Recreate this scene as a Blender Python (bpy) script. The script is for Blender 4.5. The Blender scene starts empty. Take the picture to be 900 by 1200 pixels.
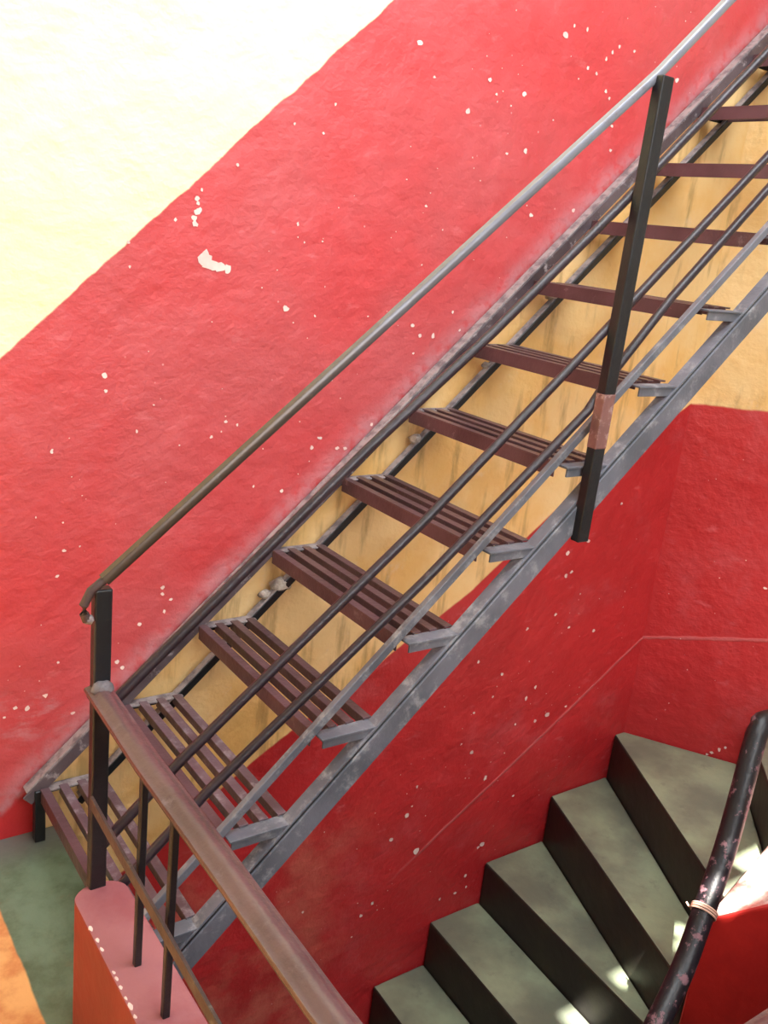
import bpy, math, random
from mathutils import Vector, Matrix, noise
C = bpy.data.collections.new('scene'); bpy.context.scene.collection.children.link(C)
random.seed(4)

# ------------------------------------------------------------------ camera
yaw, pitch, roll = 0.6384, 0.2917, 0.1134
F = 1096.77
fw = Vector((math.sin(yaw)*math.cos(pitch), math.cos(yaw)*math.cos(pitch), -math.sin(pitch)))
rt = Vector((math.cos(yaw), -math.sin(yaw), 0)); up = rt.cross(fw)
r2 = math.cos(roll)*rt + math.sin(roll)*up
u2 = -math.sin(roll)*rt + math.cos(roll)*up
cam = bpy.data.cameras.new('camera'); cam.sensor_fit = 'VERTICAL'; cam.sensor_height = 36; cam.sensor_width = 27
cam.lens = F/1200*36; cam.clip_start = .02
co = bpy.data.objects.new('camera', cam); C.objects.link(co)
M4 = Matrix((r2, u2, -fw)).transposed().to_4x4(); M4.translation = Vector((-.578, -2.133, 1.579))
co.matrix_world = M4
bpy.context.scene.camera = co

# ------------------------------------------------------------------ light
w = bpy.data.worlds.new('sky'); bpy.context.scene.world = w; w.use_nodes = True
bg = w.node_tree.nodes['Background']; bg.inputs[0].default_value = (.80, .90, 1, 1); bg.inputs[1].default_value = .55
sun_dir = Vector((-.30, -.40, .87)).normalized()         # towards the sun
sl = bpy.data.lights.new('sun', 'SUN'); sl.energy = 34; sl.angle = .009; sl.color = (1, .95, .86)
so = bpy.data.objects.new('sun', sl); C.objects.link(so); so.rotation_euler = sun_dir.to_track_quat('Z', 'Y').to_euler()
def area(name, loc, target, sx, sy, power, col):
    l = bpy.data.lights.new(name, 'AREA'); l.shape = 'RECTANGLE'; l.size = sx; l.size_y = sy; l.energy = power; l.color = col
    o = bpy.data.objects.new(name, l); C.objects.link(o); o.location = loc
    o.rotation_euler = (Vector(loc)-Vector(target)).to_track_quat('Z', 'Y').to_euler()
area('open_sky_light', (.25, -.75, 3.30), (.45, 0, 1.9), 1.6, .9, 19, (.93, .97, 1))
area('stairwell_fill', (1.0, -1.5, 3.8), (.95, -.5, -.6), 2.2, 1.5, 115, (.90, .96, 1))  # added fill from above to lift the steps and lower well; no opening there
area('gallery_fill', (.5, -3.8, 2.7), (1.3, 0, -.4), 2.4, 1.4, 100, (.92, .97, 1))  # added frontal fill for the lower wall, no window behind it
sc = bpy.context.scene
sc.view_settings.view_transform = 'Standard'; sc.view_settings.look = 'None'
sc.view_settings.gamma = 1; sc.view_settings.use_curve_mapping = False
sc.view_settings.exposure = -0.03

# ------------------------------------------------------------------ materials
def srgb(r, g, b):
    f = lambda c: (c/255/12.92) if c/255 <= .04045 else ((c/255+.055)/1.055)**2.4
    return (f(r), f(g), f(b), 1)
class N:
    def __init__(s, name):
        s.m = bpy.data.materials.new(name); s.m.use_nodes = True; s.t = s.m.node_tree
        s.b = s.t.nodes['Principled BSDF']; s.co = s.t.nodes.new('ShaderNodeTexCoord').outputs['Object']
    def put(s, sock, v):
        if hasattr(v, 'is_output') : s.t.links.new(v, sock)
        else: sock.default_value = v
    def math(s, op, a, b=0, c=0, clamp=False):
        n = s.t.nodes.new('ShaderNodeMath'); n.operation = op; n.use_clamp = clamp
        for i, v in enumerate((a, b, c)): s.put(n.inputs[i], v)
        return n.outputs[0]
    def noise(s, scale, detail=4, rough=.55, vec=None, stretch=None):
        n = s.t.nodes.new('ShaderNodeTexNoise'); n.inputs['Scale'].default_value = scale
        n.inputs['Detail'].default_value = detail; n.inputs['Roughness'].default_value = rough
        v = vec or s.co
        if stretch:
            mp = s.t.nodes.new('ShaderNodeMapping'); mp.inputs['Scale'].default_value = stretch; s.t.links.new(v, mp.inputs[0]); v = mp.outputs[0]
        s.t.links.new(v, n.inputs['Vector']); return n.outputs[0]
    def voro(s, scale, feature='F1'):
        n = s.t.nodes.new('ShaderNodeTexVoronoi'); n.feature = feature; n.inputs['Scale'].default_value = scale
        s.t.links.new(s.co, n.inputs['Vector']); return n
    def step(s, v, a, b):
        n = s.t.nodes.new('ShaderNodeMapRange'); n.interpolation_type = 'SMOOTHSTEP'
        s.put(n.inputs['Value'], v); n.inputs['From Min'].default_value = a; n.inputs['From Max'].default_value = b
        return n.outputs[0]
    def mix(s, f, a, b):
        n = s.t.nodes.new('ShaderNodeMix'); n.data_type = 'RGBA'
        s.put(n.inputs[0], f); s.put(n.inputs[6], a); s.put(n.inputs[7], b); return n.outputs[2]
    def xyz(s):
        n = s.t.nodes.new('ShaderNodeSeparateXYZ'); s.t.links.new(s.co, n.inputs[0]); return n.outputs
    def bump(s, h, dist, strength=1):
        n = s.t.nodes.new('ShaderNodeBump'); n.inputs['Distance'].default_value = dist; n.inputs['Strength'].default_value = strength
        s.put(n.inputs['Height'], h); s.t.links.new(n.outputs[0], s.b.inputs['Normal'])
    def fin(s, col, rough=.5, metal=0, spec=.5):
        s.put(s.b.inputs['Base Color'], col); s.put(s.b.inputs['Roughness'], rough)
        s.b.inputs['Metallic'].default_value = metal; s.b.inputs['Specular IOR Level'].default_value = spec
        return s.m

RED = srgb(198, 41, 46); RED2 = srgb(184, 35, 40); PINK = srgb(205, 100, 106); DUST = srgb(190, 150, 158)
YEL = srgb(253, 216, 156); YEL2 = srgb(246, 196, 120); LIT_YEL = srgb(250, 246, 205); OLIVE = srgb(160, 118, 62)
CHIP = srgb(240, 215, 208)

def curve(n, x, pts, lo, hi, vlo, vhi):
    u = n.math('DIVIDE', n.math('SUBTRACT', x, lo), hi-lo, clamp=True)
    c = n.t.nodes.new('ShaderNodeFloatCurve'); c.inputs['Factor'].default_value = 1; n.t.links.new(u, c.inputs['Value'])
    cm = c.mapping.curves[0]
    P = [((a-lo)/(hi-lo), (b-vlo)/(vhi-vlo)) for a, b in pts]
    cm.points[0].location = P[0]; cm.points[1].location = P[-1]
    for q in P[1:-1]: cm.points.new(*q)
    for q in cm.points: q.handle_type = 'VECTOR'
    c.mapping.update()
    return n.math('ADD', n.math('MULTIPLY', c.outputs[0], vhi-vlo), vlo)

def wall_mat():
    n = N('painted_plaster'); X, Y, Z = n.xyz()
    n1 = n.noise(7, 5); n2 = n.noise(28, 4); nb = n.noise(2.2, 4)
    wob = n.math('MULTIPLY', n.math('SUBTRACT', n1, .5), .05)
    # upper yellow zone, strong light put into a paler tone
    dU = n.math('SUBTRACT', n.math('SUBTRACT', Z, n.math('MULTIPLY', X, .965)), 1.292)
    fU = n.step(n.math('ADD', dU, n.math('MULTIPLY', wob, .8)), -.004, .004)
    # band line behind the metal stair
    dS = n.math('SUBTRACT', n.math('SUBTRACT', Z, n.math('MULTIPLY', X, .9367)), .148)
    fS = n.math('SUBTRACT', 1, n.step(n.math('ADD', dS, wob), -.004, .006))
    low = curve(n, X, [(-.4, -.62), (.329, -.156), (.639, .04), (.92, .206), (1.393, .47), (1.901, .86), (2.353, 1.09), (2.7, 1.12), (3.6, 1.2)], -.4, 3.6, -1, 2)
    dL = n.math('SUBTRACT', Z, low)
    fL = n.step(n.math('ADD', dL, n.math('MULTIPLY', wob, .4)), -.005, .005)
    fX = n.step(X, -.005, .02)
    fY = n.math('MULTIPLY', n.math('MULTIPLY', fS, fL), fX)
    # reds
    red = n.mix(n.step(nb, .35, .68), RED, RED2)
    red = n.mix(n.math('MULTIPLY', n.step(n.noise(3.3, 6, .7), .5, .75), .35), red, PINK)
    scr = n.noise(9, 5, .6, stretch=(1, 1, 2.2))
    red = n.mix(n.math('MULTIPLY', n.step(scr, .60, .74), .35), red, srgb(222, 120, 126))
    # bright haze painted into the red above the stair, broken up by noise
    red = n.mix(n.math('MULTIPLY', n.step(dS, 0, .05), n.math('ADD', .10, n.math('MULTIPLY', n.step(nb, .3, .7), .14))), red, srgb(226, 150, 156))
    # plaster dust along the stringer line and worn haze near the landing
    dust = n.math('MULTIPLY', n.math('SUBTRACT', 1, n.step(n.math('ADD', dS, n.math('MULTIPLY', n1, .10)), .05, .17)), n.step(n2, .25, .6))
    dust = n.math('MULTIPLY', dust, n.step(dS, -.02, .01))
    red = n.mix(n.math('MULTIPLY', dust, .62), red, DUST)
    hz = n.math('MULTIPLY', n.step(n.math('ABSOLUTE', n.math('SUBTRACT', Z, .33)), .12, .0), n.step(n.noise(5, 6, .7, stretch=(1, 1, 2.5)), .48, .66))
    hz = n.math('MULTIPLY', hz, n.math('SUBTRACT', 1, n.step(X, .1, .3)))
    red = n.mix(n.math('MULTIPLY', hz, .6), red, DUST)
    # old ridge line of the lower dado
    seam = n.math('ABSOLUTE', n.math('SUBTRACT', Z, curve(n, X, [(.6, -1.0), (1.31, -.535), (2.36, .150), (2.6, .262), (3.6, .5)], .6, 3.6, -1.2, 1)))
    seamf = n.math('MULTIPLY', n.math('SUBTRACT', 1, n.step(n.math('ADD', seam, n.math('MULTIPLY', n.math('SUBTRACT', n2, .5), .01)), .003, .010)), n.step(X, 1.15, 1.4))
    red = n.mix(n.math('MULTIPLY', seamf, .6), red, srgb(205, 110, 112))
    # scuffs low on the wall, with gloss reflection and brightness painted into their colour
    sc_ = n.math('MULTIPLY', n.math('SUBTRACT', 1, n.step(X, .7, 1.3)), n.math('MULTIPLY', n.math('SUBTRACT', 1, n.step(Z, -.45, -.1)), n.step(n.noise(4, 6, .65), .40, .68)))
    red = n.mix(n.math('MULTIPLY', sc_, .62), red, srgb(216, 126, 106))
    # small paint flecks
    v = n.voro(24); fl = n.math('SUBTRACT', 1, n.step(v.outputs['Distance'], .04, .085))
    fl = n.math('MULTIPLY', fl, n.step(n.noise(4.5, 2), .56, .62))
    red = n.mix(n.math('MULTIPLY', fl, .7), red, srgb(228, 165, 165))
    # yellows
    yel = n.mix(n.step(n.noise(3, 5), .38, .66), YEL, YEL2)
    st = n.noise(1, 5, .6, stretch=(13, 1, 2.2))
    yel = n.mix(n.math('MULTIPLY', n.step(st, .52, .68), .62), yel, OLIVE)
    yel = n.mix(n.math('MULTIPLY', n.step(n.noise(9, 5, .7), .58, .70), .4), yel, srgb(244, 214, 180))
    ylit = n.mix(n.step(n.noise(1.6, 3), .3, .7), LIT_YEL, srgb(248, 243, 190))
    col = n.mix(fY, red, yel); col = n.mix(fU, col, ylit)
    h = n.math('ADD', n.math('MULTIPLY', n1, 1), n.math('MULTIPLY', n.noise(20, 4, .6, stretch=(1, 1, 1.35)), .28))
    h = n.math('ADD', h, n.math('MULTIPLY', seamf, .12))
    n.bump(h, .022, .7)
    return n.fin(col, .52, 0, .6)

def plain(name, c1, c2, rough=.5, scale=8, bump=.0, spec=.5, lo=.4, hi=.65, rvar=0):
    n = N(name); f = n.step(n.noise(scale, 5, .6), lo, hi); col = n.mix(f, c1, c2)
    if bump: n.bump(n.noise(scale*3, 5), bump)
    r = n.math('ADD', n.math('MULTIPLY', f, rvar), rough) if rvar else rough
    return n.fin(col, r, 0, spec)
def worn(name, base, alt, wear, amount=(.60, .68), rough=.34, scale=18):
    n = N(name); c = n.mix(n.step(n.noise(6, 4), .35, .7), base, alt)
    f = n.step(n.noise(scale, 6, .7), *amount); c = n.mix(f, c, wear)
    n.bump(n.noise(60, 3), .0015)
    return n.fin(c, n.math('ADD', n.math('MULTIPLY', f, .3), rough), 0, .5)

M = {}
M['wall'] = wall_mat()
M['chip'] = plain('bare_plaster_chip', CHIP, srgb(225, 190, 185), .7)
M['cement'] = plain('grey_cement', srgb(190, 178, 168), srgb(128, 118, 116), .85, 25, .006)
M['slat'] = worn('brown_painted_iron', srgb(96, 72, 77), srgb(78, 58, 62), srgb(132, 112, 118), (.60, .72))
M['slat_grey'] = worn('dusty_brown_iron', srgb(112, 90, 98), srgb(92, 72, 78), srgb(150, 138, 145), (.5, .7))
M['dark'] = worn('dark_painted_iron', srgb(26, 28, 33), srgb(20, 18, 22), srgb(60, 52, 56), (.68, .74), .42)
M['rail'] = worn('purple_brown_rod_paint', srgb(48, 36, 44), srgb(38, 28, 34), srgb(84, 70, 78), (.62, .72), .36)
M['stringer'] = worn('grey_worn_iron', srgb(112, 112, 122), srgb(88, 90, 98), srgb(150, 148, 152), (.5, .7), .5)
M['stringer_dark'] = worn('wall_side_iron', srgb(96, 84, 90), srgb(58, 46, 52), srgb(158, 148, 152), (.55, .68), .5)
M['dust'] = plain('dusty_bracket_paint', srgb(160, 148, 148), srgb(112, 102, 106), .75, 30, .002)
def hand_mat():
    n = N('handrail_steel'); X, Y, Z = n.xyz()
    f = n.step(n.math('ADD', X, n.math('MULTIPLY', n.noise(8, 5), .5)), .35, 1.3)
    c = n.mix(f, srgb(78, 62, 52), srgb(132, 134, 146))
    c = n.mix(n.math('MULTIPLY', n.step(n.noise(20, 5, .7), .55, .7), .35), c, srgb(108, 96, 92))
    return n.fin(c, .30, .35, .6)
M['hand'] = hand_mat()
M['weld'] = plain('grey_weld', srgb(112, 104, 108), srgb(84, 76, 80), .6, 40, .002)
M['rust'] = worn('bare_rusty_iron', srgb(150, 104, 98), srgb(104, 66, 62), srgb(180, 150, 144), (.5, .65), .6, 40)
M['guard'] = worn('brown_varnished_rail', srgb(100, 72, 74), srgb(84, 60, 62), srgb(118, 96, 98), (.58, .72), .28, 12)
M['guard_edge'] = worn('chipped_rail_edge', srgb(78, 60, 60), srgb(60, 44, 44), srgb(116, 104, 96), (.55, .68), .5, 30)
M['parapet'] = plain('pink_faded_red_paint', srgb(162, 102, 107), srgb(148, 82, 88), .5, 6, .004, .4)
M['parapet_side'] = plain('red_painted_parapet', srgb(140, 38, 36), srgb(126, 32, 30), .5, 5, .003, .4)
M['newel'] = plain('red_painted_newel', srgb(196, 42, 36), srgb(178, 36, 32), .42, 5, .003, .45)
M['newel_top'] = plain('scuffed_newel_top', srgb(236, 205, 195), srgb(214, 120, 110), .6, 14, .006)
M['pipe'] = worn('black_chipped_pipe', srgb(34, 30, 36), srgb(26, 22, 26), srgb(130, 92, 100), (.56, .62), .4, 26)
M['wire'] = plain('pale_wire', srgb(225, 180, 160), srgb(200, 150, 130), .5)
M['blocker'] = plain('sun_blocker_sheet', srgb(170, 165, 155), srgb(140, 135, 128), .7)
M['roomwall'] = plain('room_pale_paint', srgb(206, 208, 204), srgb(192, 194, 192), .7, 3)
def step_top():
    n = N('worn_green_step'); c = n.mix(n.step(n.noise(3.2, 5), .35, .68), srgb(114, 120, 104), srgb(156, 168, 138))
    c = n.mix(n.math('MULTIPLY', n.step(n.noise(14, 6, .7), .55, .75), .5), c, srgb(96, 94, 88))
    n.bump(n.noise(30, 5), .003)
    return n.fin(c, n.math('ADD', n.math('MULTIPLY', n.noise(6, 4), .3), .28), 0, .5)
M['step'] = step_top()
M['riser'] = plain('dark_riser', srgb(42, 38, 36), srgb(50, 48, 38), .5, 5, .003, .4)
def floor_mat():
    n = N('painted_cement_floor'); X, Y, Z = n.xyz()
    wob = n.math('MULTIPLY', n.math('SUBTRACT', n.noise(9, 4), .5), .012)
    fo = n.math('MULTIPLY', n.step(n.math('ADD', X, wob), -.143, -.149), n.step(n.math('ADD', Y, wob), -.205, -.211))
    fe = n.math('MULTIPLY', fo, 1)
    g = n.mix(n.step(n.noise(7, 5, .65), .36, .66), srgb(112, 136, 112), srgb(84, 104, 78))
    g = n.mix(n.math('MULTIPLY', n.step(n.noise(12, 6, .7), .56, .72), .5), g, srgb(116, 100, 70))
    g = n.mix(n.math('MULTIPLY', n.step(Y, -.16, -.02), n.step(n.noise(5, 4), .2, .5)), g, srgb(100, 102, 96))
    o = n.mix(n.step(n.noise(8, 5, .65), .38, .66), srgb(240, 184, 118), srgb(210, 134, 80))
    n.bump(n.noise(20, 5), .003)
    return n.fin(n.mix(fe, g, o), .38, 0, .5)
M['floor'] = floor_mat()

# ------------------------------------------------------------------ mesh helpers
class MB:
    def __init__(s): s.v = []; s.f = []; s.mi = []; s.mats = []
    def slot(s, m):
        if m not in s.mats: s.mats.append(m)
        return s.mats.index(m)
    def add(s, vs, fs, m):
        k = len(s.v); s.v += [tuple(p) for p in vs]; mi = s.slot(m)
        for f in fs: s.f.append([i+k for i in f]); s.mi.append(mi)
        return s
    def prism(s, poly, z0, z1, m, top=None, side=None):
        n = len(poly); zs0 = z0 if hasattr(z0, '__len__') else [z0]*n; zs1 = z1 if hasattr(z1, '__len__') else [z1]*n
        vs = [(p[0], p[1], a) for p, a in zip(poly, zs0)] + [(p[0], p[1], a) for p, a in zip(poly, zs1)]
        k = len(s.v); s.v += vs
        ar = sum(poly[i][0]*poly[(i+1) % n][1]-poly[(i+1) % n][0]*poly[i][1] for i in range(n))
        T = list(range(n, 2*n)); B = list(range(n))[::-1]; S = [[i, (i+1) % n, n+(i+1) % n, n+i] for i in range(n)]
        if ar < 0: T = T[::-1]; B = B[::-1]; S = [q[::-1] for q in S]
        for q, mm in [(T, top or m), (B, m)]+[(q, side or m) for q in S]:
            s.f.append([i+k for i in q]); s.mi.append(s.slot(mm))
        return s
    def box(s, a, b, m, **k):
        return s.prism([(a[0], a[1]), (b[0], a[1]), (b[0], b[1]), (a[0], b[1])], a[2], b[2], m, **k)
    def bar(s, p, q, wd, ht, m, upv=(0, 0, 1), prof=None):
        p, q = Vector(p), Vector(q); d = (q-p).normalized(); side = d.cross(Vector(upv)).normalized(); u = side.cross(d)
        pr = prof or [(-wd/2, -ht/2), (wd/2, -ht/2), (wd/2, ht/2), (-wd/2, ht/2)]
        n = len(pr); vs = [c+side*a+u*b for c in (p, q) for a, b in pr]
        fs = [[i, (i+1) % n, n+(i+1) % n, n+i] for i in range(n)]+[list(range(n))[::-1], list(range(n, 2*n))]
        return s.add(vs, [f[::-1] for f in fs], m)
    def tube(s, pts, r, m, seg=12, prof=None, upv=(0, 0, 1)):
        pts = [Vector(p) for p in pts]; n = len(pts); vs = []; 
        pr = prof or [(r*math.cos(2*math.pi*i/seg), r*math.sin(2*math.pi*i/seg)) for i in range(seg)]
        seg = len(pr)
        for i, p in enumerate(pts):
            d = (pts[min(i+1, n-1)]-pts[max(i-1, 0)]).normalized()
            side = d.cross(Vector(upv)); side = side.normalized() if side.length > 1e-3 else Vector((1, 0, 0)); u = side.cross(d)
            vs += [p+side*a+u*b for a, b in pr]
        fs = []
        for i in range(n-1):
            for j in range(seg): fs.append([i*seg+j, i*seg+(j+1) % seg, (i+1)*seg+(j+1) % seg, (i+1)*seg+j][::-1])
        fs += [list(range(seg)), list(range((n-1)*seg, n*seg))[::-1]]
        return s.add(vs, fs, m)
    def blob(s, c, r, m, seed=0, sq=(1, 1, 1)):
        vs = []; fs = []; U = 12; V = 7
        for j in range(V+1):
            t = math.pi*j/V
            for i in range(U):
                a = 2*math.pi*i/U; d = Vector((math.sin(t)*math.cos(a), math.sin(t)*math.sin(a), math.cos(t)))
                k = r*(1+.35*noise.noise(d*1.7+Vector((seed, 0, 0))))
                vs.append((c[0]+d.x*k*sq[0], c[1]+d.y*k*sq[1], c[2]+d.z*k*sq[2]))
        for j in range(V):
            for i in range(U): fs.append([j*U+i, (j+1)*U+i, (j+1)*U+(i+1) % U, j*U+(i+1) % U])
        return s.add(vs, fs, m)
    def build(s, name, parent=None, bevel=0, smooth=False, seg=1, origin=None):
        me = bpy.data.meshes.new(name); me.from_pydata(s.v, [], s.f)
        for m in s.mats: me.materials.append(m)
        for p, i in zip(me.polygons, s.mi): p.material_index = i; p.use_smooth = smooth
        import bmesh
        bm = bmesh.new(); bm.from_mesh(me)
        if smooth: bmesh.ops.remove_doubles(bm, verts=bm.verts, dist=1e-5)
        bmesh.ops.recalc_face_normals(bm, faces=bm.faces); bm.to_mesh(me); bm.free()
        o = bpy.data.objects.new(name, me); C.objects.link(o)
        if smooth: me.set_sharp_from_angle(angle=math.radians(50))
        if parent: o.parent = parent
        if bevel:
            b = o.modifiers.new('bevel', 'BEVEL'); b.width = bevel; b.segments = seg; b.limit_method = 'ANGLE'; b.angle_limit = math.radians(40)
        return o
def tag(o, label=None, cat=None, group=None, kind=None):
    if label: o['label'] = label
    if cat: o['category'] = cat
    if group: o['group'] = group
    if kind: o['kind'] = kind
    return o
def empty(name, loc=(0, 0, 0)):
    # the root sits at the world origin so that its parts keep the place's own coordinates
    o = bpy.data.objects.new(name, None); o.empty_display_size = .1; C.objects.link(o); return o

# ------------------------------------------------------------------ walls
def relief(x, z, seed=0.0):
    p = Vector((x*2.3+seed, 3.1, z*2.3)); q = Vector((x*9+seed, 7.7, z*9))
    return .006*noise.noise(p)+.0022*noise.noise(q)
CH = [(0.367, 1.57, 0.0134), (0.368, 1.589, 0.0077), (0.362, 1.543, 0.0096), (0.393, 1.462, 0.0231), (0.204, 1.489, 0.0075), (0.21, 1.435, 0.0056), (0.462, 1.686, 0.0078), (0.62, 1.36, 0.0101), (0.707, 1.344, 0.0062), (0.606, 1.797, 0.006), (0.716, 1.858, 0.0062), (0.689, 1.787, 0.0061), (0.637, 1.568, 0.006), (0.158, 1.185, 0.0094), (0.161, 1.149, 0.0057), (0.037, 1.01, 0.0075), (0.474, 1.068, 0.008), (0.506, 1.058, 0.006), (0.436, 1.029, 0.006), (0.239, 1.05, 0.0058), (0.314, 1.548, 0.0057), (0.759, 1.015, 0.0085), (0.735, 0.99, 0.0084), (0.818, 0.984, 0.0086), (0.844, 0.983, 0.0086), (0.566, 0.889, 0.0062), (0.652, 0.871, 0.0063), (0.947, 2.039, 0.0109), (1.449, 2.154, 0.0123), (1.476, 2.183, 0.0074), (1.528, 2.184, 0.0075), (1.195, 1.995, 0.0092), (1.225, 1.964, 0.0069), (1.327, 1.98, 0.0095), (1.132, 1.906, 0.0113), (1.005, 1.969, 0.0066), (1.361, 1.835, 0.0095), (1.291, 1.819, 0.007), (1.588, 1.696, 0.0075), (1.947, 2.121, 0.011), (1.91, 2.011, 0.0136), (1.558, 2.089, 0.0075), (1.597, 2.08, 0.0076), (1.647, 2.04, 0.0077), (1.666, 2.024, 0.0077), (1.697, 1.95, 0.0077), (1.707, 1.883, 0.0077), (1.028, 1.651, 0.0066), (1.417, 1.665, 0.0096), (1.029, 1.331, 0.0088), (1.06, 1.303, 0.0089), (1.106, 1.304, 0.009), (1.044, 1.252, 0.0066), (1.167, 1.374, 0.0068), (1.202, 1.322, 0.0069), (1.67, 2.166, 0.0078), (1.645, 2.146, 0.0077), (1.625, 2.124, 0.0077), (1.734, 2.165, 0.0079), (0.321, 0.633, 0.0103), (0.322, 0.614, 0.0062), (0.346, 0.596, 0.0083), (0.329, 0.565, 0.0083), (0.263, 0.539, 0.0083), (0.207, 0.442, 0.0083), (0.221, 0.423, 0.0105), (0.026, 0.383, 0.0083), (-0.017, 0.357, 0.0103), (-0.045, 0.365, 0.0082), (0.095, 0.319, 0.0084), (-0.071, 0.345, 0.0062), (0.069, 0.762, 0.0058), (0.053, 0.698, 0.0059), (0.057, 0.468, 0.0061), (1.928, 0.595, 0.0113), (1.828, 0.56, 0.0111), (1.867, 0.484, 0.0112), (1.84, 0.471, 0.0112), (1.822, 0.325, 0.0113), (2.043, 0.225, 0.0119), (1.902, 0.262, 0.0087), (1.69, 0.29, 0.0083), (1.934, 0.389, 0.0057), (1.475, 0.204, 0.008), (1.6, 0.13, 0.0111), (1.78, 0.043, 0.0116), (1.741, 0.006, 0.0116), (1.492, 0.003, 0.0083), (1.866, -0.089, 0.015), (1.806, -0.101, 0.0089), (1.705, -0.091, 0.0087), (1.571, 0.049, 0.0084), (1.962, -0.075, 0.0091), (1.509, -0.158, 0.0113), (1.597, -0.287, 0.0147), (1.453, -0.11, 0.0056), (1.248, -0.34, 0.0112), (1.265, -0.307, 0.0083), (1.276, -0.232, 0.0083), (1.193, -0.419, 0.0112), (1.313, -0.508, 0.0203), (1.639, -0.588, 0.0154), (1.62, -0.596, 0.0092), (1.761, -0.411, 0.0092), (1.59, -0.762, 0.0094), (1.537, -0.769, 0.0094), (1.463, -0.768, 0.0093), (1.576, -0.707, 0.0093), (0.86, -0.594, 0.0083), (1.146, -0.666, 0.0087), (1.104, -0.703, 0.0087), (1.074, -0.782, 0.0059), (0.977, -0.122, 0.0077), (2.066, 0.725, 0.0086), (0.925, 1.049, 0.0087)]
def chip(mb, x, z, r, surf, k=0):
    """irregular flake of bare plaster lying on the painted surface"""
    n = 9; vs = []
    sx, sz = random.uniform(.7, 1.2), random.uniform(.7, 1.15)
    for i in range(n):
        a = 2*math.pi*i/n; rr = r*random.uniform(.6, 1.1)
        vs.append(surf(x+rr*sx*math.cos(a), z+rr*sz*math.sin(a)))
    c = surf(x, z); mb.add([c]+vs, [[0, 1+(i+1) % n, 1+i] for i in range(n)], M['chip'])
X0, X1 = -3.5, 2.35
wb = MB(); nx, nz = 234, 240; zb, zt = -2.6, 3.9
vs = []
for j in range(nz+1):
    z = zb+(zt-zb)*j/nz
    for i in range(nx+1):
        x = X0+(X1-X0)*i/nx
        fade = min(1, (X1-x)/.12)
        vs.append((x, -relief(x, z)*fade, z))
fs = [[j*(nx+1)+i, j*(nx+1)+i+1, (j+1)*(nx+1)+i+1, (j+1)*(nx+1)+i] for j in range(nz) for i in range(nx)]
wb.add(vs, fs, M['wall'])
def surfN(x, z): return (x, -relief(x, z)*min(1, (X1-x)/.12)-.0015, z)
for x, z, r in CH: chip(wb, x, z, r*.8, surfN)
# the two big flakes and their small neighbours
for (x, z, r) in [(.392, 1.468, .026), (.41, 1.452, .026), (.432, 1.450, .020), (.452, 1.446, .014), (.365, 1.60, .009), (.372, 1.575, .011), (.36, 1.555, .010), (.375, 1.62, .006)]:
    chip(wb, x, z, r*.8, surfN)
for i in range(150):
    x = random.uniform(-.4, 2.3); z = 1.0+.95*x-abs(random.gauss(0, .45))
    if z < .20+.937*x: continue
    chip(wb, x, z, random.uniform(.0012, .0032), surfN)
for i in range(70):
    x = random.uniform(.9, 2.3); z = -.53+.645*(x-1.31)+random.gauss(.12, .2)
    if z > .05+.75*(x-.9) : continue
    chip(wb, x, z, random.uniform(.0012, .003), surfN)
wn = wb.build('wall_back', smooth=True)
wn.data.materials[0] = M['wall']; tag(wn, 'rough plaster wall painted red and yellow, pale with painted light at the top, behind the stairs', kind='structure')
bk = MB().box((X0, .03, -2.6), (X1+.05, .15, 3.9), M['roomwall']).build('wall_back_core'); 
bk.parent = wn; tag(bk)
bk.name = 'wall_core'
# oblique wall on the right
D = Vector((.54, -.84, 0)).normalized(); L = 2.25
NR = Vector((-.84, -.54, 0)).normalized()
rb = MB(); nx, nz = 90, 200
def surfR(t, z, off=0): 
    p = Vector((2.35, 0, z))+D*t+NR*(relief(t, z, 40)*min(1, t/.12)+off); return tuple(p)
vs = [surfR(L*i/nx, zb+(zt-zb)*j/nz) for j in range(nz+1) for i in range(nx+1)]
fs = [[j*(nx+1)+i, j*(nx+1)+i+1, (j+1)*(nx+1)+i+1, (j+1)*(nx+1)+i] for j in range(nz) for i in range(nx)]
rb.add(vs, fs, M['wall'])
for t, z, r in [(.37, -.24, .009), (.345, -.262, .008), (.33, -.275, .006), (.395, .456, .007), (.39, -.225, .006)]:
    chip(rb, t, z, r, lambda a, b: surfR(a, b, .0015))
for i in range(20): chip(rb, random.uniform(.05, .6), random.uniform(-.2, 1.0), random.uniform(.001, .003), lambda a, b: surfR(a, b, .0015))
tag(rb.build('wall_right', smooth=True), 'oblique red wall with yellow above at the turn of the stairs', kind='structure')
E = Vector((2.35, 0, 0))+D*L
def room_wall(name, a, b, z0=-2.6, z1=3.9, m=None):
    tag(MB().box((a[0], a[1], z0), (b[0], b[1], z1), m or M['roomwall']).build(name), kind='structure')
room_wall('wall_east', (E.x, -4.1), (E.x+.12, E.y))
room_wall('wall_west', (X0-.12, -4.1), (X0, 0))
room_wall('wall_front', (X0, -4.22), (E.x, -4.1))

# landing floor (L-shaped round the well) and the floor far below
fl = MB()
fl.prism([(X0, 0), (.050, 0), (.050, -.66), (-.02, -.66), (-.02, -1.80), (2.5, -1.80), (2.5, -1.30), (2.86, -.80), (E.x, E.y), (E.x, -4.1), (X0, -4.1)], -.22, 0, M['floor'], side=M['parapet_side'])
tag(fl.build('floor', bevel=.004), 'green painted landing with an orange field', kind='structure')
tag(MB().box((X0, -4.1, -2.75), (E.x, 0, -2.6), M['step']).build('floor_lower'), kind='structure')

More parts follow.
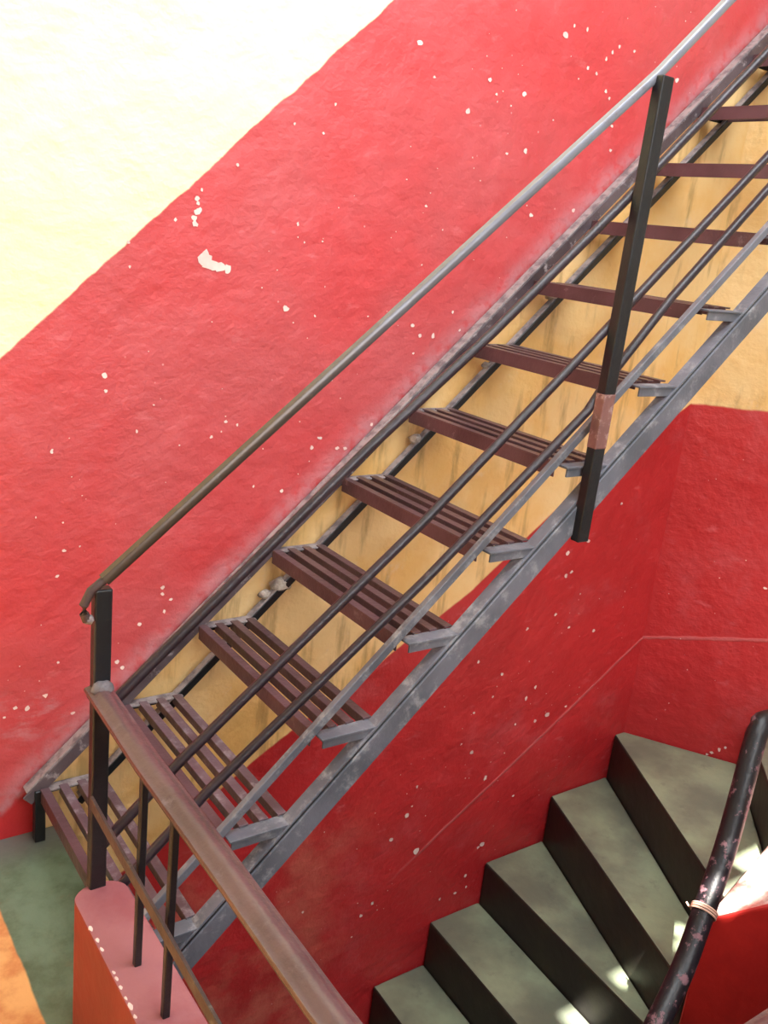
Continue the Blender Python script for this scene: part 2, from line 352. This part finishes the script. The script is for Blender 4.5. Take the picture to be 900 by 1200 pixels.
# unseen sheet added to block the sun; holes placed to form the sun patches
RZ = 3.9
patches = [  # x, y, z, half size x, half size y
    (1.817, -.755, -.473, .030, .020), (1.80, -.72, -.473, .010, .012), (1.745, -.685, -.678, .045, .020), (1.700, -.672, -.678, .040, .030), (1.60, -.605, -.858, .055, .045),
    (1.70, -.962, -.16, .07, .032), (1.86, -.965, -.12, .09, .065), (2.06, -1.01, -.06, .12, .16)]
holes = []
for x, y, z, a, b in patches:
    t = (RZ-z)/sun_dir.z; hx, hy = x+sun_dir.x*t, y+sun_dir.y*t
    holes.append((hx-a, hy-b, hx+a, hy+b))
xs = sorted({-2.7, E.x+.12} | {h[0] for h in holes} | {h[2] for h in holes} )
ys = sorted({-4.22, .15} | {h[1] for h in holes} | {h[3] for h in holes})
rf = MB()
XR = E.x+2.6
xs = sorted([v for v in xs if v < XR]+[XR])
for i in range(len(xs)-1):
    for j in range(len(ys)-1):
        cx, cy = (xs[i]+xs[i+1])/2, (ys[j]+ys[j+1])/2
        if any(h[0] < cx < h[2] and h[1] < cy < h[3] for h in holes): continue
        rf.box((xs[i], ys[j], RZ), (xs[i+1], ys[j+1], RZ+.02), M['blocker'])
tag(rf.build('sun_blocker'), kind='structure')

# ------------------------------------------------------------------ concrete winding stair
cs = empty('concrete_staircase')
tag(cs, 'green-grey concrete stairs with dark risers winding round the newel block', 'staircase')
ns = [((.498, 0), (.44, -.92), -1.62), ((.735, 0), (.68, -.92), -1.43), ((.967, 0), (.92, -.92), -1.24), ((1.198, 0), (1.15, -.92), -1.049), ((1.429, 0), (1.374, -.92), -.858),
      ((1.669, 0), (1.603, -.93), -.678), ((1.974, 0), (1.625, -.93), -.473), ((2.294, 0), (1.80, -.93), -.277),
      ((2.592, -.377), (2.03, -.91), -.10)]
for i, (A, B, z) in enumerate(ns):
    sid = MB()
    if i < len(ns)-1:
        A2, B2, z2 = ns[i+1]
        poly = [A, B, B2, A2]
        if i == len(ns)-2: poly = [A, B, B2, A2, (2.35, 0)]
    else: poly = [A, B, (2.25, -1.02), (2.62, -1.1), (2.90, -.86)]
    # worn front edge: lip slightly rounded by the bevel; the body runs down to the step below
    sid.prism(poly, z-.34, z, M['riser'], top=M['step'], side=M['riser'])
    sid.build('step', cs, bevel=.010, seg=3)

nw = MB()
P0, P1, P2, P3, P4 = (1.60, -.94), (1.96, -.885), (2.45, -.93), (2.05, -1.42), (1.70, -1.055)
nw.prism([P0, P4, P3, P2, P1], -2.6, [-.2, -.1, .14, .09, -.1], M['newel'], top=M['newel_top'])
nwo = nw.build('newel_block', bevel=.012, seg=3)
tag(nwo, 'red newel block at bottom right with a sunlit white worn top', 'newel')

# black pipe handrail beside the newel, with a wire wound on it
pp = MB()
K = [(1.12, -.86, -1.06), (1.12, -.90, -.62), (1.125, -1.02, -.46), (1.165, -1.09, -.395), (1.283, -1.06, -.309), (1.412, -1.02, -.221), (1.505, -.985, -.119), (1.619, -.94, .019), (1.703, -.90, .163), (1.765, -.868, .275), (1.80, -.856, .325), (1.86, -.86, .345), (2.2, -.99, .37), (2.27, -1.02, .33), (2.28, -1.03, .10)]
def smooth_path(K, n=6):
    out = []
    for i in range(len(K)-1):
        p0, p1, p2, p3 = [Vector(K[max(0, min(len(K)-1, i+d))]) for d in (-1, 0, 1, 2)]
        for k in range(n):
            t = k/n; out.append(.5*((2*p1)+(p2-p0)*t+(2*p0-5*p1+4*p2-p3)*t*t+(3*p1-p0-3*p2+p3)*t**3))
    return out+[Vector(K[-1])]
pp.tube(smooth_path(K), .031, M['pipe'], 16, upv=(.6, .8, 0))
pr = pp.build('stair_handrail', smooth=True); tag(pr, 'black chipped steel pipe handrail leaning over the newel block', 'handrail')
wt = MB(); cc = Vector((1.512, -.982, -.110)); dd = Vector((.107, .040, .120)).normalized(); s1 = dd.cross(Vector((0, 0, 1))).normalized(); s2 = s1.cross(dd)
for q in (0, .007, .013):
    ring = [cc+dd*(q+.006*math.sin(a*1.0))+s1*.0345*math.cos(a)+s2*.0345*math.sin(a) for a in [2*math.pi*i/20 for i in range(21)]]
    wt.tube(ring, .0028, M['wire'], 6, upv=dd)
wt.tube([cc-s1*.03, cc-s1*.042+dd*.004-s2*.02, cc-s1*.052+dd*.012-s2*.02], .0025, M['wire'], 6)
tag(wt.build('wire_tie', smooth=True), 'pale wire tie wound round the black pipe handrail', 'wire tie')

# ------------------------------------------------------------------ parapet
pa = MB(); xl, xr, ye, H = -.114, -.014, -.655, .33
out = []
cx, rx = (xl+xr)/2, (xr-xl)/2
for i in range(13):
    a = math.pi*i/12; out.append((cx-rx*math.cos(a), ye-rx*.75+rx*.75*math.sin(a)))
poly = [(xl, -1.84)]+out+[(xr, -1.70), (2.05, -1.70), (2.05, -1.84)]
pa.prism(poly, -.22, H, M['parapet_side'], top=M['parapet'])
# bare plaster flakes on the arris
random.seed(11)
for (x, y, r) in [(-.112, -.768, .009), (-.111, -.80, .008), (-.111, -.826, .007), (-.111, -.885, .006), (-.111, -.90, .008), (-.112, -.922, .007), (-.112, -.947, .006), (-.112, -.966, .010), (-.112, -.99, .007)]:
    r *= .75
    n = 8; pts = [(x+.6*r*random.uniform(.7, 1.2)*math.cos(2*math.pi*i/n)+.002, y+r*random.uniform(.8, 1.5)*math.sin(2*math.pi*i/n), H+.0008) for i in range(n)]
    pa.add(pts+[(p[0], p[1], H-.004) for p in pts], [list(range(n))]+[[i, (i+1) % n, n+(i+1) % n, n+i] for i in range(n)], M['chip'])
pa.build('parapet', bevel=0)
po = bpy.data.objects['parapet']
b = po.modifiers.new('bevel', 'BEVEL'); b.width = .012; b.segments = 4; b.limit_method = 'ANGLE'; b.angle_limit = math.radians(60)
tag(po, 'low faded-pink parapet with rounded end under the brown guard rail', 'parapet')

# ------------------------------------------------------------------ guard railing on the parapet
gr = empty('guard_railing'); tag(gr, 'brown guard railing with wide flat handrail at the landing edge', 'railing')
GX, GZ = -.072, .742
prof = [(-.021, -.010), (.021, -.010), (.0235, -.005), (.022, .000), (.014, .002), (.010, .008), (0, .0105), (-.010, .008), (-.014, .002), (-.022, .000), (-.0235, -.005)]
path = [(GX+.004, -.650, GZ+.006), (GX, -.9, GZ), (GX, -1.2, GZ), (GX-.003, -1.45, GZ), (GX, -1.60, GZ)]
for i in range(1, 8):
    a = math.pi/2*i/8; path.append((GX+.13-.13*math.cos(a), -1.60-.13*math.sin(a), GZ))
path += [(.2, -1.73, GZ), (2.0, -1.73, GZ)]
MB().tube(path, 0, M['guard'], prof=prof).build('handrail', gr, smooth=True)
e = MB(); 
e.tube(path, 0, M['guard_edge'], prof=[(-.018, -.018), (.018, -.018), (.018, -.0102), (-.018, -.0102)]); e.build('rail_backing', gr)
for y in (-.885, -1.01, -1.62):
    g = MB(); zt_ = GZ-.018
    g.bar((GX+.004, y, H-.006), (GX+.004, y-.0, zt_), .0125, .0125, M['dark'], upv=(0, 1, 0)); g.build('post', gr, bevel=.0015)
for x in (.35, .9, 1.5):
    MB().bar((x, -1.73, H-.006), (x, -1.73, GZ-.018), .0125, .0125, M['dark'], upv=(0, 1, 0)).build('post', gr, bevel=.0015)
mr = MB(); mr.bar((GX-.012, -.680, .532), (GX-.012, -1.72, .478), .006, .024, M['guard_edge']); mr.build('mid_rail', gr, bevel=.001)
# rough welded lump where the rail meets the stair post
MB().blob((GX+.006, -.676, GZ+.014), .018, M['weld'], 5, (1.1, .8, .7)).build('weld', gr, smooth=True)

# ------------------------------------------------------------------ metal staircase
st = empty('metal_staircase'); tag(st, 'open metal staircase of slatted treads climbing along the red wall', 'staircase')
RUN, RISE, H0, G = .20283, .19, .155, .160
S = RISE/RUN; YW, YO = -.050, -.633          # wall-side and outer ends of the slats
def nose(x, dz=0): return H0+S*x+dz
sn = Vector((-S, 0, 1)).normalized()
XE = 2.36
# wall-side stringers
m = MB(); m.bar((-.03, -.030, nose(-.03, .018)), (XE, -.030, nose(XE, .018)), .030, .008, M['dust'], upv=sn)
m.bar((-.03, -.046, nose(-.03, -.004)), (XE, -.046, nose(XE, -.004)), .007, .030, M['stringer_dark'], upv=sn)
m.build('stringer', st, bevel=.001)
m = MB(); m.bar((.10, -.036, nose(.10, -.150)), (XE, -.036, nose(XE, -.150)), .022, .005, M['dust'], upv=sn)
m.bar((.10, -.048, nose(.10, -.165)), (XE, -.048, nose(XE, -.165)), .005, .020, M['dark'], upv=sn)
m.build('stringer', st, bevel=.001)
# outer stringers: thin flat bar on the noses, heavy angle iron on the tread backs
m = MB(); m.bar((-.01, -.640, nose(-.01, .002)), (XE, -.640, nose(XE, .002)), .016, .020, M['stringer'], upv=sn); m.build('stringer', st, bevel=.0015)
m = MB(); y2 = -.668
x0 = -.02
m.bar((x0+.12, y2+.016, nose(x0+.12, -.152)), (XE, y2+.016, nose(XE, -.152)), .034, .006, M['stringer'], upv=sn)
m.bar((x0+.12, y2-.004, nose(x0+.12, -.196)), (XE, y2-.004, nose(XE, -.196)), .006, .052, M['stringer'], upv=sn)
m.bar((x0+.12, y2-.0005, nose(x0+.12, -.160)), (XE, y2-.0005, nose(XE, -.160)), .003, .006, M['dark'], upv=sn)
m.build('stringer', st, bevel=.0012)
# legs of the lowest tread
MB().bar((0, -.043, 0), (0, -.043, H0-.006), .026, .026, M['dark'], upv=(0, 1, 0)).build('leg', st, bevel=.002)
MB().bar((.0, -.625, 0), (0, -.625, H0-.006), .022, .022, M['dark'], upv=(0, 1, 0)).build('leg', st, bevel=.002)
MB().bar((.150, -.05, -.12), (.150, -.05, .145), .02, .02, M['dark'], upv=(0, 1, 0))

NS = 4; SW = .022
def tread(k):
    x = k*RUN; z = nose(x)
    t = MB()
    # end brackets: angle irons laid flat from the nose bar back to the lower stringer
    t.box((x+.004, YW-.012, z-.010), (x+G+.006, YW+.020, z-.005), M['dust'])
    t.box((x+.004, YW+.014, z-.030), (x+G+.006, YW+.019, z-.010), M['dark'])
    t.box((x+.010, YO-.034, z-.013), (x+G+.004, YO+.004, z-.008), M['stringer'])
    t.box((x+.016, YO-.030, z-.034), (x+G-.004, YO-.025, z-.013), M['stringer'])
    tw = .0035*noise.noise(Vector((k*3.3, 0, 0)))
    for i in range(NS):
        a = t if i == 0 else MB(); xx = x+(G-SW)*i/(NS-1)+.002*noise.noise(Vector((k*1.7, i*2.9, 1)))
        mt = M['slat_grey'] if (k < 2 and i > 0) else M['slat']
        e0 = (xx+SW/2, YW-.002, z-.004); e1 = (xx+SW/2+tw, YO+(.0 if k < 6 else .012), z-.004)
        a.bar(e0, e1, SW, .004, mt)
        a.bar((e0[0]-SW/2+.0022, e0[1], z-(.022 if i == 0 else .015)), (e1[0]-SW/2+.0022, e1[1], z-(.022 if i == 0 else .015)), .0035, .036 if i == 0 else .020, mt)
        if i == 0: o = t.build('tread', st, bevel=.0008)
        else: a.build('slat', o, bevel=.0008)
for k in range(0, 12): tread(k)

# posts
def post(x, z0, z1, lean, wd, rust=None, y=-.660):
    a = MB(); a.bar((x-lean, y, z0), (x, y, z1), wd, wd*.75, M['dark'], upv=(0, 1, 0)); p = a.build('post', st, bevel=.003, seg=2)
    if rust:
        r = MB(); f = lambda z: x-lean*(1-(z-z0)/(z1-z0))
        r.bar((f(rust[0]), y-.0002, rust[0]), (f(rust[1]), y-.0002, rust[1]), wd+.0016, wd*.75+.0016, M['rust'], upv=(0, 1, 0)); r.build('rust_patch', p, bevel=.003, seg=2)['label'] = 'bare rusty patch on dark post'
post(-.066, .325, .940, -.002, .031)
post(1.097, .915, 1.948, .008, .036, (1.145, 1.275), -.684)
post(2.33, 1.99, 3.12, 0, .036, None, -.684)
# hand rail: flat-sided steel tube, bent down at its lower end
hp = [(-.094, -.668, .886), (-.099, -.668, .900), (-.100, -.668, .915), (-.088, -.668, .940), (-.066, -.668, .957), (1.095, -.668, 1.954), (1.27, -.668, 2.125), (2.36, -.668, 3.14)]
flat = [(-.013, -.012), (.013, -.012), (.016, -.006), (.016, .006), (.011, .013), (-.011, .013), (-.016, .006), (-.016, -.006)]
ho = MB(); ho.tube(hp[4:], 0, M['hand'], prof=[(a*.70, b*.70) for a, b in flat]); ho.tube(hp[:5], .008, M['guard_edge'], 10)
ho.blob((-.091, -.668, .888), .009, M['dust'], 2); ho.build('handrail', st, smooth=True)
# three rods between the posts
for zs, x0, r in (([(-.066, .690), (0, .752), (.454, 1.160), (.743, 1.401), (1.071, 1.695), (1.455, 2.060), (2.36, 2.908)], 0, .0105),
               ([(-.066, .405), (.10, .561), (.626, 1.001), (1.031, 1.370), (1.539, 1.843), (2.36, 2.612)], 0, .0105),
               ([(-.066, .262), (.158, .472), (.647, .862), (1.066, 1.228), (1.114, 1.30), (1.289, 1.500), (1.566, 1.770), (2.36, 2.51)], 0, .0105)):
    MB().tube([(x, -.660, z) for x, z in zs], r, M['rail'], 8).build('rail_rod', st, smooth=True)
# cement lumps where the lower stringer is let into the wall
for i, (x, z, r) in enumerate([(1.526, 1.441, .021), (1.067, 1.008, .020), (.655, .608, .028), (.905, .862, .018), (.61, .585, .018), (1.30, 1.225, .015)]):
    MB().blob((x, -.030, z), r, M['cement'], i*3.1, (1.2, .9, .7)).build('cement_anchor', st, smooth=True)
# upper landing the stair arrives at, above the frame
tag(MB().box((2.37, -.95, 2.20), (2.95, -.62, 2.40), M['roomwall']).build('floor_upper'), kind='structure')
